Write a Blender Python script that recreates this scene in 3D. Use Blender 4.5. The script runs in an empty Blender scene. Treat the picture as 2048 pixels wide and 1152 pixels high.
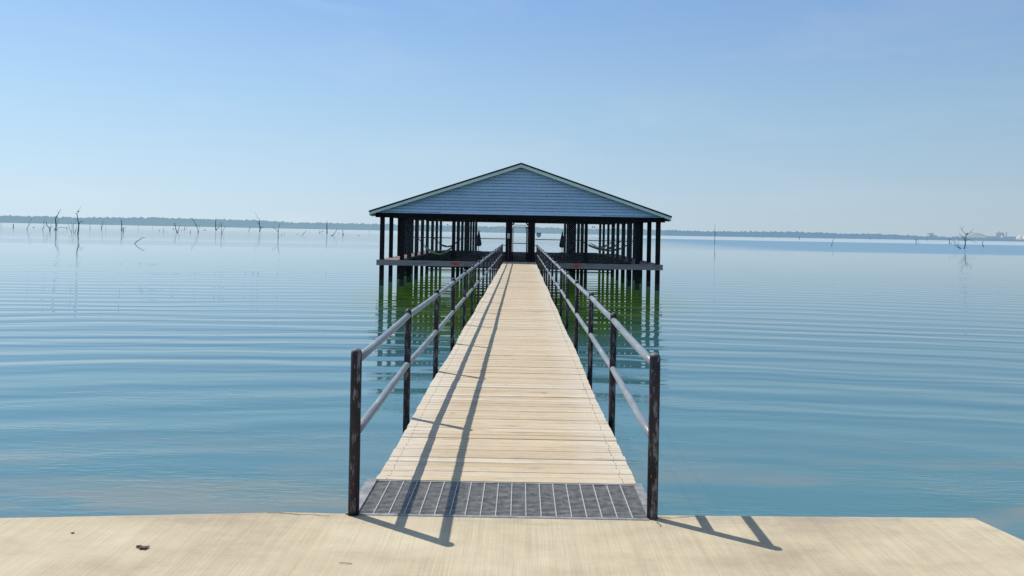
import bpy, bmesh, math, random
from mathutils import Vector, Matrix, noise
random.seed(7)
S = bpy.context.scene
C = S.collection
R = math.radians

# ---------------------------------------------------------------- camera numbers
F = 1540.0                 # focal length in photo pixels (photo is 2048 wide)
VPX, VPY = 1043.0, 462.0   # where the view axis meets the horizon
ROLL = R(1.06)
CAM = Vector((0.078, 0.0, 1.70))
WATER_Z = -1.42
SR, CR = math.sin(ROLL), math.cos(ROLL)

def ray(px, py):
    dx, up = px - VPX, VPY - py
    return dx * CR - up * SR, dx * SR + up * CR

def on_depth(px, py, Y):
    """world point seen at photo pixel (px,py) on the vertical plane at depth Y"""
    u, v = ray(px, py)
    return Vector((CAM.x + u * Y / F, Y, CAM.z + v * Y / F))

def depth_of(px, py, z):
    u, v = ray(px, py)
    if v > -1.9: v = -1.9
    return (z - CAM.z) * F / v

# ---------------------------------------------------------------- mesh builder
class MB:
    def __init__(self):
        self.v, self.f, self.m, self.c, self.sm = [], [], [], [], []
    def add(self, vs, fs, mat=0, col=0.5, smooth=False):
        b = len(self.v)
        self.v += [tuple(p) for p in vs]
        for f in fs:
            self.f.append([b + i for i in f]); self.m.append(mat); self.c.append(col); self.sm.append(smooth)
    def box(self, x0, x1, y0, y1, z0, z1, mat=0, col=0.5):
        vs = [(x0,y0,z0),(x1,y0,z0),(x1,y1,z0),(x0,y1,z0),(x0,y0,z1),(x1,y0,z1),(x1,y1,z1),(x0,y1,z1)]
        self.add(vs, [(0,3,2,1),(4,5,6,7),(0,1,5,4),(1,2,6,5),(2,3,7,6),(3,0,4,7)], mat, col)
    def bar(self, a, b, w, h, up=(0,0,1), mat=0, col=0.5):
        a, b = Vector(a), Vector(b); d = (b - a).normalized(); u = Vector(up)
        s = d.cross(u)
        if s.length < 1e-5: s = d.cross(Vector((0,1,0)))
        s.normalize(); u = s.cross(d).normalized()
        vs = []
        for p in (a, b):
            for i, j in ((-1,-1),(1,-1),(1,1),(-1,1)):
                vs.append(p + s * (w/2*i) + u * (h/2*j))
        self.add(vs, [(0,1,2,3),(7,6,5,4),(0,4,5,1),(1,5,6,2),(2,6,7,3),(3,7,4,0)], mat, col)
    def tube(self, pts, rad, n=8, mat=0, col=0.5, cap=True, smooth=True):
        pts = [Vector(p) for p in pts]
        if not isinstance(rad, (list, tuple)): rad = [rad] * len(pts)
        vs, fs = [], []
        ref = None
        for i, p in enumerate(pts):
            d = (pts[min(i+1, len(pts)-1)] - pts[max(i-1, 0)])
            if d.length < 1e-9: d = Vector((0,0,1))
            d.normalize()
            if ref is None:
                ref = Vector((0,1,0)) if abs(d.y) < 0.9 else Vector((1,0,0))
            s = d.cross(ref).normalized(); t = s.cross(d).normalized(); ref = t
            ref = d.cross(s) * -1 if False else t
            for k in range(n):
                a = 2 * math.pi * k / n
                vs.append(p + (s * math.cos(a) + t * math.sin(a)) * rad[i])
        for i in range(len(pts) - 1):
            for k in range(n):
                k2 = (k + 1) % n
                fs.append((i*n+k, i*n+k2, (i+1)*n+k2, (i+1)*n+k))
        self.add(vs, fs, mat, col, smooth)
        if cap:
            b = len(self.v) - len(vs)
            self.f.append([b + k for k in reversed(range(n))]); self.m.append(mat); self.c.append(col); self.sm.append(False)
            self.f.append([b + (len(pts)-1)*n + k for k in range(n)]); self.m.append(mat); self.c.append(col); self.sm.append(False)
    def blob(self, p, r, seed=0, n=1, sq=(1,1,1), mat=0, rough=.3, smooth=False):
        bm = bmesh.new(); bmesh.ops.create_icosphere(bm, subdivisions=n, radius=1)
        vs = []
        for q in bm.verts:
            k = 1 + rough * noise.noise(q.co * 1.7 + Vector((seed*3.1, seed*1.7, 0)))
            vs.append((p[0]+q.co.x*r*sq[0]*k, p[1]+q.co.y*r*sq[1]*k, p[2]+q.co.z*r*sq[2]*k))
        fs = [[q.index for q in f.verts] for f in bm.faces]
        bm.free()
        self.add(vs, fs, mat, random.random(), smooth)
    def build(self, name, mats, parent=None, origin=None):
        me = bpy.data.meshes.new(name)
        o = Vector(origin) if origin is not None else Vector((0,0,0))
        me.from_pydata([tuple(Vector(p) - o) for p in self.v], [], self.f)
        if not isinstance(mats, (list, tuple)): mats = [mats]
        for m in mats: me.materials.append(m)
        me.polygons.foreach_set('material_index', self.m)
        me.polygons.foreach_set('use_smooth', self.sm)
        a = me.attributes.new('tint', 'FLOAT', 'FACE')
        a.data.foreach_set('value', self.c)
        me.update(); me.validate()
        ob = bpy.data.objects.new(name, me); C.objects.link(ob)
        ob.location = o
        if parent is not None:
            ob.parent = parent
            ob.location = o - parent.location
        return ob

def empty(name, loc, label, cat, group=None):
    o = bpy.data.objects.new(name, None); C.objects.link(o); o.location = loc
    o.empty_display_size = .3
    return tag(o, label, cat, group)
def tag(o, label=None, cat=None, group=None, kind=None):
    if label: o['label'] = label
    if cat: o['category'] = cat
    if group: o['group'] = group
    if kind: o['kind'] = kind
    return o

# ---------------------------------------------------------------- materials
class NT:
    def __init__(self, name):
        self.mat = bpy.data.materials.new(name); self.mat.use_nodes = True
        self.t = self.mat.node_tree; self.n = self.t.nodes; self.l = self.t.links
        self.b = self.n['Principled BSDF']; self.out = self.n['Material Output']
        g = self.n.new('ShaderNodeNewGeometry'); self.pos = g.outputs['Position']
        self.geo = g
    def set(self, i, v):
        if hasattr(v, 'is_linked') or isinstance(v, bpy.types.NodeSocket): self.l.new(v, i)
        else: i.default_value = v
    def math(self, op, a, b=None, c=None, clamp=False):
        n = self.n.new('ShaderNodeMath'); n.operation = op; n.use_clamp = clamp
        self.set(n.inputs[0], a)
        if b is not None: self.set(n.inputs[1], b)
        if c is not None: self.set(n.inputs[2], c)
        return n.outputs[0]
    def vmath(self, op, a, b):
        n = self.n.new('ShaderNodeVectorMath'); n.operation = op
        self.set(n.inputs[0], a); self.set(n.inputs[1], b); return n.outputs[0]
    def scaled(self, s, src=None, off=(0,0,0)):
        n = self.n.new('ShaderNodeMapping'); n.inputs['Scale'].default_value = s; n.inputs['Location'].default_value = off
        self.l.new(src or self.pos, n.inputs[0]); return n.outputs[0]
    def noise(self, vec, scale=1, detail=3, rough=.55, dist=0, fac=True):
        n = self.n.new('ShaderNodeTexNoise'); self.l.new(vec, n.inputs['Vector'])
        n.inputs['Scale'].default_value = scale; n.inputs['Detail'].default_value = detail
        n.inputs['Roughness'].default_value = rough; n.inputs['Distortion'].default_value = dist
        return n.outputs[0]
    def ramp(self, f, stops, interp='LINEAR'):
        n = self.n.new('ShaderNodeValToRGB'); self.l.new(f, n.inputs[0])
        r = n.color_ramp; r.interpolation = interp
        while len(r.elements) < len(stops): r.elements.new(.5)
        for e, (p, c) in zip(r.elements, stops):
            e.position = p
            e.color = (c, c, c, 1) if not isinstance(c, (tuple, list)) else (*c[:3], 1)
        return n.outputs[0]
    def mrange(self, v, a, b, c=0., d=1., smooth=True):
        n = self.n.new('ShaderNodeMapRange'); n.interpolation_type = 'SMOOTHSTEP' if smooth else 'LINEAR'
        self.set(n.inputs[0], v)
        for i, x in enumerate((a, b, c, d)): self.set(n.inputs[i+1], x)
        return n.outputs[0]
    def mix(self, f, a, b, mode='MIX'):
        n = self.n.new('ShaderNodeMix'); n.data_type = 'RGBA'; n.blend_type = mode
        self.set(n.inputs[0], f)
        for i, x in ((6, a), (7, b)):
            if isinstance(x, (tuple, list)): n.inputs[i].default_value = (*x[:3], 1)
            else: self.l.new(x, n.inputs[i])
        return n.outputs[2]
    def sep(self, v=None):
        n = self.n.new('ShaderNodeSeparateXYZ'); self.l.new(v or self.pos, n.inputs[0]); return n.outputs
    def attr(self, name='tint'):
        n = self.n.new('ShaderNodeAttribute'); n.attribute_name = name; return n.outputs['Fac']
    def bump(self, h, dist=.002, strength=1.0):
        n = self.n.new('ShaderNodeBump'); n.inputs['Distance'].default_value = dist
        n.inputs['Strength'].default_value = strength
        self.l.new(h, n.inputs['Height']); self.l.new(n.outputs[0], self.b.inputs['Normal']); return n
    def base(self, c, rough=.7, metal=0., spec=None):
        self.set(self.b.inputs['Base Color'], (*c[:3], 1) if isinstance(c, (tuple, list)) else c)
        self.set(self.b.inputs['Roughness'], rough)
        self.b.inputs['Metallic'].default_value = metal
        if spec is not None: self.b.inputs['Specular IOR Level'].default_value = spec

def simple(name, c, var=.25, scale=3., rough=.7, metal=0., bump=0., spec=None, stretch=(1,1,1)):
    m = NT(name)
    f = m.noise(m.scaled(stretch), scale, 5)
    lo = tuple(x*(1-var) for x in c); hi = tuple(min(1, x*(1+var)) for x in c)
    m.base(m.ramp(f, [(.3, lo), (.7, hi)]), rough, metal, spec)
    if bump: m.bump(f, bump)
    return m.mat

def mat_concrete():
    m = NT('brushed_concrete')
    big = m.noise(m.scaled((.9,1.6,.7)), 1.0, 8, .68)
    broom = m.noise(m.scaled((95, 1.5, 1)), 1.0, 3, .75)
    broom2 = m.noise(m.scaled((17, .45, 1), off=(3,1,0)), 1.0, 4, .7)
    c = m.ramp(big, [(.32, (.43,.345,.235)), (.5, (.55,.46,.31)), (.68, (.64,.545,.38))])
    k = m.math('MULTIPLY', m.ramp(broom, [(.25, .86), (.6, 1.02)]), m.ramp(broom2, [(.3, .90), (.6, 1.01)]))
    c = m.mix(1.0, c, k, 'MULTIPLY')
    # water stains along the lake edge
    y = m.sep()[1]
    edge = m.mrange(y, 4.25, 4.68)
    st = m.noise(m.scaled((1.6, 4.5, 1), off=(5,2,0)), 1.6, 6, .7)
    s = m.math('MULTIPLY', m.ramp(st, [(.48, 0.), (.62, 1.)]), edge)
    c = m.mix(m.math('MULTIPLY', s, .5), c, (.30,.28,.235))
    spk = m.noise(m.scaled((1,1,1)), 130, 2, .5)
    c = m.mix(m.ramp(spk, [(.70, 0.), (.76, .45)]), c, (.20,.165,.12))
    m.base(c, .88, 0, .25)
    m.bump(m.math('ADD', broom, m.math('MULTIPLY', spk, .3)), .0022)
    return m.mat

def mat_planks(name, ramp, gray=.5):
    m = NT(name)
    t = m.attr()
    wob = m.n.new('ShaderNodeCombineXYZ'); m.set(wob.inputs[0], m.math('MULTIPLY', t, 37.)); m.set(wob.inputs[2], m.math('MULTIPLY', t, 11.))
    p = m.vmath('ADD', m.pos, wob.outputs[0])
    grain = m.noise(m.scaled((1.2, 55, 8), p), 1.0, 5, .65, .25)
    blot = m.noise(m.scaled((1.6, 5, 1), p), 1.3, 5, .6)
    c = m.ramp(t, ramp)
    c = m.mix(1., c, m.ramp(grain, [(.30, .55), (.46, .93), (.75, 1.10)]), 'MULTIPLY')
    c = m.mix(m.ramp(blot, [(.42, 0.), (.70, gray)]), c, (.47,.40,.32))
    if gray > .4:
        # boards bleached towards their ends, honey coloured down the middle
        big = m.noise(m.scaled((1.1, .8, 1)), 1.3, 4, .6)
        xx = m.math('ABSOLUTE', m.sep()[0])
        en = m.math('MULTIPLY', m.mrange(m.math('ADD', xx, m.math('MULTIPLY', big, .5)), .65, 1.15), .65)
        c = m.mix(en, c, (.66,.60,.50))
        c = m.mix(m.math('MULTIPLY', m.ramp(big, [(.48, 0.), (.66, 1.)]), .5), c, (.60,.47,.31))
        fine = m.noise(m.scaled((9, 130, 8), p), 1.0, 4, .7)
        c = m.mix(1., c, m.ramp(fine, [(.3, .80), (.6, 1.05)]), 'MULTIPLY')
    dark = m.noise(m.scaled((2.0, 26, 1), p, (9,0,0)), 1.0, 3, .6)
    c = m.mix(m.ramp(dark, [(.61, 0.), (.72, .7)]), c, (.20,.12,.07))
    vor = m.n.new('ShaderNodeTexVoronoi'); m.l.new(m.scaled((1.1,3.3,1), p), vor.inputs['Vector']); vor.inputs['Scale'].default_value = 1.
    c = m.mix(m.ramp(vor.outputs['Distance'], [(.030, .9), (.055, 0.)]), c, (.09,.055,.035))
    m.base(c, .82, 0, .25)
    m.bump(grain, .0018)
    return m.mat

def mat_black_pipe(name, top=.03):
    m = NT(name)
    a = m.noise(m.scaled((26, 26, 6)), 1.0, 6, .75)
    b = m.noise(m.scaled((9, 9, 3), off=(3,3,3)), 1.0, 5, .65)
    c = m.ramp(b, [(.35, (.008,.008,.012)), (.52, (.018,.018,.030)), (.68, (.042,.022,.040))])
    c = m.mix(m.ramp(a, [(.53, 0.), (.60, .8)]), c, (.21,.21,.24))
    zz = m.sep()[2]
    c = m.mix(m.mrange(zz, .965, .99, 0., .7), c, (.26,.26,.27))
    m.base(c, m.ramp(b, [(.3, .42), (.7, .65)]), 0, .28)
    m.bump(a, .0015)
    return m.mat

def mat_rail():
    m = NT('worn_black_rail_paint')
    a = m.noise(m.scaled((14, 2.2, 14)), 1.0, 6, .65)
    c = m.ramp(a, [(.35, (.17,.195,.215)), (.6, (.25,.28,.295)), (.75, (.42,.44,.44))])
    m.base(c, m.ramp(a, [(.3, .34), (.7, .55)]), 0, .5)
    m.bump(a, .0008)
    return m.mat

def mat_water():
    m = NT('lake_water')
    X, Y, Z = m.sep()
    # distance from the landing: long swell comes in as wide arcs
    cy = m.math('ADD', Y, 5.0)
    r = m.math('SQRT', m.math('ADD', m.math('MULTIPLY', X, m.math('MULTIPLY', X, .40)), m.math('MULTIPLY', cy, cy)))
    warp = m.noise(m.scaled((.05, .10, 1)), 1.0, 2, .5)
    warp2 = m.noise(m.scaled((.16, .42, 1), off=(7,3,0)), 1.0, 2, .5)
    ph = m.math('ADD', m.math('MULTIPLY', r, 3.55), m.math('ADD', m.math('MULTIPLY', warp, 17.), m.math('MULTIPLY', warp2, 5.0)))
    swell = m.math('SINE', ph)
    amp = m.math('MULTIPLY', m.mrange(r, 10., 20., .10, 1.), m.mrange(r, 100., 26., .05, 1.))
    ampn = m.ramp(m.noise(m.scaled((.07, .16, 1), off=(2,9,0)), 1.0, 2), [(.3, .35), (.65, 1.15)])
    h1 = m.math('MULTIPLY', m.math('MULTIPLY', swell, .0096), m.math('MULTIPLY', amp, ampn))
    ph2 = m.math('ADD', m.math('MULTIPLY', r, 8.3), m.math('MULTIPLY', m.noise(m.scaled((.22, .5, 1), off=(11,4,0)), 1.0, 2), 16.))
    h2 = m.math('MULTIPLY', m.math('MULTIPLY', m.math('SINE', ph2), .0022), m.math('MULTIPLY', amp, m.mrange(r, 75., 42.)))
    # short chop, broken into patches
    chop = m.noise(m.scaled((1.6, 6.0, 1)), 1.0, 3, .5, .3)
    patch = m.ramp(m.noise(m.scaled((.10, .22, 1), off=(1,1,0)), 1.0, 3), [(.42, .12), (.66, 1.)])
    h3 = m.math('MULTIPLY', m.math('MULTIPLY', chop, .0030), m.math('MULTIPLY', patch, m.mrange(r, 70., 30., .10, 1.)))
    # fine ripples close to the landing
    rot = m.n.new('ShaderNodeMapping'); rot.inputs['Rotation'].default_value = (0,0,R(14)); rot.inputs['Scale'].default_value = (2.4, 10.5, 1); m.l.new(m.pos, rot.inputs[0])
    fine = m.noise(rot.outputs[0], 1.15, 3, .5, .5)
    fp = m.ramp(m.noise(m.scaled((.30, .75, 1), off=(6,2,0)), 1.0, 3), [(.40, .18), (.62, 1.)])
    h4 = m.math('MULTIPLY', m.math('MULTIPLY', fine, .016), m.math('MULTIPLY', fp, m.mrange(r, 26., 13.)))
    h = m.math('ADD', m.math('ADD', h1, h2), m.math('ADD', h3, h4))
    bn = m.bump(h, 1.0)
    # turbid water body: sandy shallows by the landing, green painted in the pavilion's reflection
    sh = m.noise(m.scaled((.32, 1.1, 1), off=(8,3,0)), 1.0, 4, .55)
    shallow = m.math('MULTIPLY', m.mrange(Y, 13., 6.), m.ramp(sh, [(.42, 0.), (.58, 1.)]))
    near = m.mix(shallow, (.095,.250,.292), (.31,.315,.25))
    gnoise = m.noise(m.scaled((.5,.35,1)), 1.0, 3)
    green = m.ramp(gnoise, [(.35, (.024,.095,.016)), (.65, (.075,.155,.014))])
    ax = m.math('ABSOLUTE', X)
    refl_green = m.math('MULTIPLY', m.math('MULTIPLY', m.mrange(m.math('ADD', ax, m.math('MAXIMUM', m.math('MULTIPLY', m.math('SUBTRACT', 34., Y), .36), 0.)), 9.0, 5.6), m.mrange(Y, 17., 26.)), m.mrange(Y, 66., 60.))  # murky green confined to the wedge where the pavilion's dark reflection falls
    far = m.mix(refl_green, (.060,.185,.245), green)
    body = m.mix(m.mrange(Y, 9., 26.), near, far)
    # breeze-ruffled lanes near the far side, their sky reflection painted into the body
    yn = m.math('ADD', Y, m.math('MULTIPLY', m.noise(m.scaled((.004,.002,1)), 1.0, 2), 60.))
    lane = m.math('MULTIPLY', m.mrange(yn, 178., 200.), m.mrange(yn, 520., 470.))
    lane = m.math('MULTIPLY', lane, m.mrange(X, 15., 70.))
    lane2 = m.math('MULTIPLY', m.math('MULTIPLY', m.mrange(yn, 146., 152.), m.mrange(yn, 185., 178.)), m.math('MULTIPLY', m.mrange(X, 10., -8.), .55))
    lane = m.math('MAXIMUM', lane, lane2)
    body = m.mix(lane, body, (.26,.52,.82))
    # murky lake: body colour mostly emitted, imitating light from the depth; no crisp shadows
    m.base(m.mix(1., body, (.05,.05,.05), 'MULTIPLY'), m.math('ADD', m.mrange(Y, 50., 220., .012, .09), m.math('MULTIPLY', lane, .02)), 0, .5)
    ior = m.math('SUBTRACT', 1.56, m.math('MULTIPLY', lane, .05)); m.set(m.b.inputs['IOR'], ior)
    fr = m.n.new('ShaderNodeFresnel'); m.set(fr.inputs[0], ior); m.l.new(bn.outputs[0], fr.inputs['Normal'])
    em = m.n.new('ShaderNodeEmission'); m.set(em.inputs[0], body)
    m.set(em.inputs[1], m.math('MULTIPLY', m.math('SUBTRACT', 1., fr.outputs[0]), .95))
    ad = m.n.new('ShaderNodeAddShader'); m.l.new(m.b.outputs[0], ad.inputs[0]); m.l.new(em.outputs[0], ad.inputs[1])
    # emission painting haze over the far water and bluer sky sheen on the lanes
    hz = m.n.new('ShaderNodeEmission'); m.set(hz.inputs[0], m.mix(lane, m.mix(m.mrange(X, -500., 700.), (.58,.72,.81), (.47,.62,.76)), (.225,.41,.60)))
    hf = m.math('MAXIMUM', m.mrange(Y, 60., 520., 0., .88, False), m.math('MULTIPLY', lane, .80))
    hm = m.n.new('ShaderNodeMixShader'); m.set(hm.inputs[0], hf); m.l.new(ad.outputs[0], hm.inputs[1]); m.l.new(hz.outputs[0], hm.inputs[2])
    m.l.new(hm.outputs[0], m.out.inputs[0])
    return m.mat

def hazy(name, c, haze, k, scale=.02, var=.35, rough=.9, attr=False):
    """distant surface with lake haze painted on: part of its light is emission"""
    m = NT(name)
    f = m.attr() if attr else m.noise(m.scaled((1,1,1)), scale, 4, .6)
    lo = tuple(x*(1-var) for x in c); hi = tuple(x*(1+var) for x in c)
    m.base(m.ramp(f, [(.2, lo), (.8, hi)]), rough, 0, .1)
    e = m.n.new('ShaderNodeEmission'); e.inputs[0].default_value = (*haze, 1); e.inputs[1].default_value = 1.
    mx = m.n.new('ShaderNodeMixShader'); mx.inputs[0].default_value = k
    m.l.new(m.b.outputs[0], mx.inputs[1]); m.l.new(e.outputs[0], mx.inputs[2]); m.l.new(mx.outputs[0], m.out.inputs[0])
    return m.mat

M = {}
M['concrete'] = mat_concrete()
M['plank'] = mat_planks('weathered_pine_decking', [(0., (.54,.42,.27)), (.3, (.61,.485,.32)), (.7, (.655,.535,.365)), (1., (.685,.585,.435))])
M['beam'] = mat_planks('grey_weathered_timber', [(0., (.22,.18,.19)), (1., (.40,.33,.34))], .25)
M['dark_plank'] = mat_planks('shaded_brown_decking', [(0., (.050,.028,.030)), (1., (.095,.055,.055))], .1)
M['pipe'] = mat_black_pipe('peeling_black_paint')
M['rail'] = mat_rail()
M['post'] = simple('black_brown_timber', (.014,.010,.013), .5, 4., .7, bump=.004, stretch=(3,3,.4), spec=.2)  # one near-black brown for stilts, piles and gate columns
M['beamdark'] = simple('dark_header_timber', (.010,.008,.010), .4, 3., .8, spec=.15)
M['steel'] = simple('galvanised_grey_steel', (.27,.27,.27), .4, 14., .6, .2, bump=.001)
M['slat'] = simple('dark_steel_slats', (.30,.29,.27), .4, 20., .7, .1)
M['barlight'] = simple('bare_steel_bars', (.48,.48,.45), .15, 30., .45, .2)
M['fascia'] = simple('pale_green_grey_fascia', (.76,.82,.74), .10, 1.2, .6, stretch=(1,1,1))
M['roofing'] = simple('charcoal_roofing', (.03,.032,.035), .3, 4., .9)
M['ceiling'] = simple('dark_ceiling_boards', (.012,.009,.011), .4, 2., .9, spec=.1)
M['wire'] = simple('galvanised_wire', (.30,.33,.35), .1, 5., .5, .3)
M['dark_metal'] = simple('dark_metal', (.02,.02,.025), .3, 9., .45, .3)
M['white'] = simple('white_plastic', (.75,.75,.72), .06, 9., .4)
M['redpipe'] = simple('dull_red_paint', (.16,.05,.05), .25, 9., .5)
M['red'] = simple('faded_red_paint', (.80,.045,.04), .35, 22., .6)
M['signred'] = simple('faded_red_sign_paint', (.42,.20,.20), .1, 9., .5)
M['signblue'] = simple('pale_blue_sign_paint', (.50,.56,.62), .1, 9., .5)
M['cloth'] = simple('cream_canvas', (.72,.74,.62), .15, 8., .9)
M['green_cloth'] = simple('green_canvas', (.22,.30,.14), .35, 6., .9)
M['blue_cloth'] = simple('blue_canvas', (.05,.10,.20), .3, 6., .9)
M['rope'] = simple('dark_rope', (.04,.04,.04), .3, 30., .9)
M['soil'] = simple('lake_bed_mud', (.10,.085,.06), .3, 1., .95)
M['crack'] = simple('dark_crack', (.05,.042,.035), .3, 30., .95)
M['screw'] = simple('rusty_screw_heads', (.20,.14,.09), .3, 30., .8)
M['twig'] = simple('dry_brown_bark', (.14,.10,.08), .5, 60., .9, bump=.004)
M['leaf'] = simple('dry_pale_leaf', (.35,.29,.22), .3, 80., .8)
M['moss'] = simple('algae_stained_timber', (.020,.030,.010), .6, 5., .7, stretch=(2,2,1))
def mat_siding():
    m = NT('blue_grey_lap_siding')
    f = m.noise(m.scaled((1.4, 1, 3.0)), 1.0, 6, .65)
    c = m.ramp(f, [(.32, (.44,.62,.82)), (.5, (.50,.66,.86)), (.7, (.58,.68,.88))])
    t = m.attr()
    c = m.mix(1., c, m.ramp(t, [(0., .9), (1., 1.08)]), 'MULTIPLY')
    m.base(c, .65, 0, .3)
    return m.mat
M['siding'] = mat_siding(); M['lapshadow'] = simple('siding_lap_shadow', (.20,.27,.38), .15, 2., .8)
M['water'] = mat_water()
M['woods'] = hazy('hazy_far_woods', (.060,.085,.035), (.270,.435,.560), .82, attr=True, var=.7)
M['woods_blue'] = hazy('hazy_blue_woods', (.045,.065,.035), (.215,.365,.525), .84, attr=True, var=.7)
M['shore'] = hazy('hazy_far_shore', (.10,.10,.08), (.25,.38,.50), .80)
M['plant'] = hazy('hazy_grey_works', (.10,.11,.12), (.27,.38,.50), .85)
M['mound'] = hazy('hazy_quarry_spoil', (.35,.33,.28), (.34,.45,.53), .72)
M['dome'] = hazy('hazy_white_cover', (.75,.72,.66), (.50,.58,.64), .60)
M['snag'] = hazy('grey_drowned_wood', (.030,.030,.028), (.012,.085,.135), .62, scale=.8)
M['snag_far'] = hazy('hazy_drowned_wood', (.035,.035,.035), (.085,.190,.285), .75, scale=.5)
M['snag_pale'] = hazy('bleached_drowned_twigs', (.10,.10,.10), (.190,.300,.380), .78, scale=.8)  # paleness is haze painted on as emission

# ---------------------------------------------------------------- setting
def grid(name, x0, x1, y0, y1, z, mat, kind='structure'):
    b = MB(); b.add([(x0,y0,z),(x1,y0,z),(x1,y1,z),(x0,y1,z)], [(0,1,2,3)])
    return tag(b.build(name, mat), kind=kind)
grid('lake_bed', -5000, 5000, -400, 7000, -6.0, M['soil'])
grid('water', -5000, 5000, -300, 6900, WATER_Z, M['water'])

# concrete landing, broomed towards the lake
LEDGE = [(-9.0, 4.02), (-6.0, 4.22), (-2.95, 4.405), (-1.29, 4.585), (-.935, 4.580), (-.93, 4.56), (.865, 4.60), (.93, 4.645), (2.87, 4.70)]
b = MB()
outline = [(-9.0, -14.0)] + [(2.87 + .065*18.7/.27, -14.0)] + [(2.87, 4.70)] + [p for p in reversed(LEDGE[:-1])]
n = len(outline)
top = [(x, y, 0.) for x, y in outline]; bot = [(x, y, -.35) for x, y in outline]
b.add(top, [tuple(range(n))]); b.add(bot, [tuple(reversed(range(n)))])
for i in range(n):
    j = (i+1) % n
    b.add([top[i], bot[i], bot[j], top[j]], [(0,1,2,3)])
landing = tag(b.build('concrete_pavement', M['concrete']), kind='structure')
bev = landing.modifiers.new('edge', 'BEVEL'); bev.width = .012; bev.segments = 2; bev.limit_method = 'ANGLE'
# retaining face under the landing's back half and lake shore behind the camera
b = MB(); b.box(-8.8, 3.2, -13.8, 3.6, -5.9, -.36); b.box(-.84, .84, 3.62, 5.10, -5.9, -.38); tag(b.build('bank_and_grate_fill', M['soil']), kind='structure')  # second box added under the grate to darken its gaps

# hairline cracks in the landing
def crack(pts, w, name='crack'):
    b = MB()
    for i in range(len(pts)-1):
        a, c = Vector((*pts[i], .003)), Vector((*pts[i+1], .003)); d = (c-a); s = Vector((-d.y, d.x, 0)).normalized()
        w0 = w*(.4+.6*random.random()) ; w1 = w*(.4+.6*random.random())
        b.add([a-s*w0, c-s*w1, c+s*w1, a+s*w0], [(0,1,2,3)])
    return b.build(name, M['crack'], landing)
crack([(-1.40,4.565),(-1.33,4.57),(-1.27,4.56),(-1.20,4.545),(-1.14,4.555),(-1.08,4.54),(-1.02,4.535)], .0035)
crack([(.93,4.62),(1.0,4.60),(1.05,4.615),(1.12,4.63),(1.18,4.635)], .003)
crack([(.905,4.53),(.92,4.49),(.915,4.46)], .003)
# spalled strip along the right edge
# ---------------------------------------------------------------- boardwalk
DECK0, DECK1 = 5.215, 41.85
HW = .882
walk = empty('boardwalk', (0, DECK0, 0), 'long straight timber boardwalk of pale weathered cross planks leading over the lake to the pavilion', 'boardwalk')
b = MB(); y = DECK0
while y < DECK1 - .05:
    w = .108 + random.uniform(-.004, .004)
    l = -HW + .010*math.sin(y*1.3) + random.uniform(-.005, .004); r_ = HW + .010*math.sin(y*1.1+2) + random.uniform(-.004, .005)
    z = random.uniform(-.0035, .0025); tilt = random.uniform(-.0025, .0025)
    g = .0025 + random.random()*.003 if random.random() < .88 else .009
    y1 = min(y + w, DECK1)
    t = random.random()
    zt, zb = z, -.040
    sk = random.uniform(-.003, .003)
    e = .003
    vs = [(l,y+g/2,zb),(r_,y+g/2+sk,zb),(r_,y1-g/2+sk,zb),(l,y1-g/2,zb),
          (l,y+g/2,zt-e),(r_,y+g/2+sk,zt-e+tilt),(r_,y1-g/2+sk,zt-e+tilt),(l,y1-g/2,zt-e),
          (l+e,y+g/2+e,zt),(r_-e,y+g/2+e+sk,zt+tilt),(r_-e,y1-g/2-e+sk,zt+tilt),(l+e,y1-g/2-e,zt)]
    b.add(vs, [(0,3,2,1),(8,9,10,11),(0,1,5,4),(1,2,6,5),(2,3,7,6),(3,0,4,7),(4,5,9,8),(5,6,10,9),(6,7,11,10),(7,4,8,11)], 0, t)
    if y < 20:
        for xs in (-.80, .80):
            for ys in (.026, .080):
                X_, Y_ = xs + random.uniform(-.008, .008), y + ys + random.uniform(-.006, .006)
                b.box(X_-.0026, X_+.0026, Y_-.003, Y_+.003, z-.004, z+.0035, 1)
    y = y1
b.build('decking', [M['plank'], M['screw']], walk)
for s in (-1, 1):
    b = MB(); b.box(min(s*.80, s*.85), max(s*.80, s*.85), DECK0-.6, DECK1, -.29, -.042, col=.4); b.build('side_beam', M['beam'], walk)
b = MB(); b.box(-.03, .03, DECK0, DECK1, -.27, -.042, col=.4); b.build('centre_beam', M['beam'], walk)
yy = 9.2
while yy < 41:
    for s in (-1, 1):
        b = MB(); b.tube([(s*.70, yy, -5.9), (s*.70, yy, -.30)], .09, 10); b.build('pile', M['post'], walk)
    b = MB(); b.box(-.79, .79, yy-.06, yy+.06, -.50, -.30, col=.3); b.build('cross_beam', M['beam'], walk)
    yy += 4.58
# screws: two dark heads per plank near both edges
# ---------------------------------------------------------------- steel grate
G0, G1, GW = 4.57, 5.21, .865
grate = empty('steel_grate', (0, G0, 0), 'grey steel bar grating bridging the gap between the concrete landing and the boardwalk', 'grating')
b = MB()
b.box(-GW-.07, -GW, G0-.0, G1, -.06, .006); b.box(GW, GW+.055, G0, G1, -.06, .006)
b.box(-GW, GW, G0-.012, G0+.018, -.05, .004); b.box(-GW, GW, G1-.02, G1-.002, -.05, -.002)
b.build('frame', M['steel'], grate)
b = MB(); y = G0 + .034
while y < G1 - .025:
    b.box(-GW, GW, y-.0035, y+.0035, -.030, -.004); y += .0218
b.build('slats', M['slat'], grate)
b = MB()
for k in range(1, 19):
    x = -GW + 2*GW*k/19.
    b.box(x-.003, x+.003, G0+.019, G1-.021, -.028, .001)
b.build('bars', M['barlight'], grate)

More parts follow.
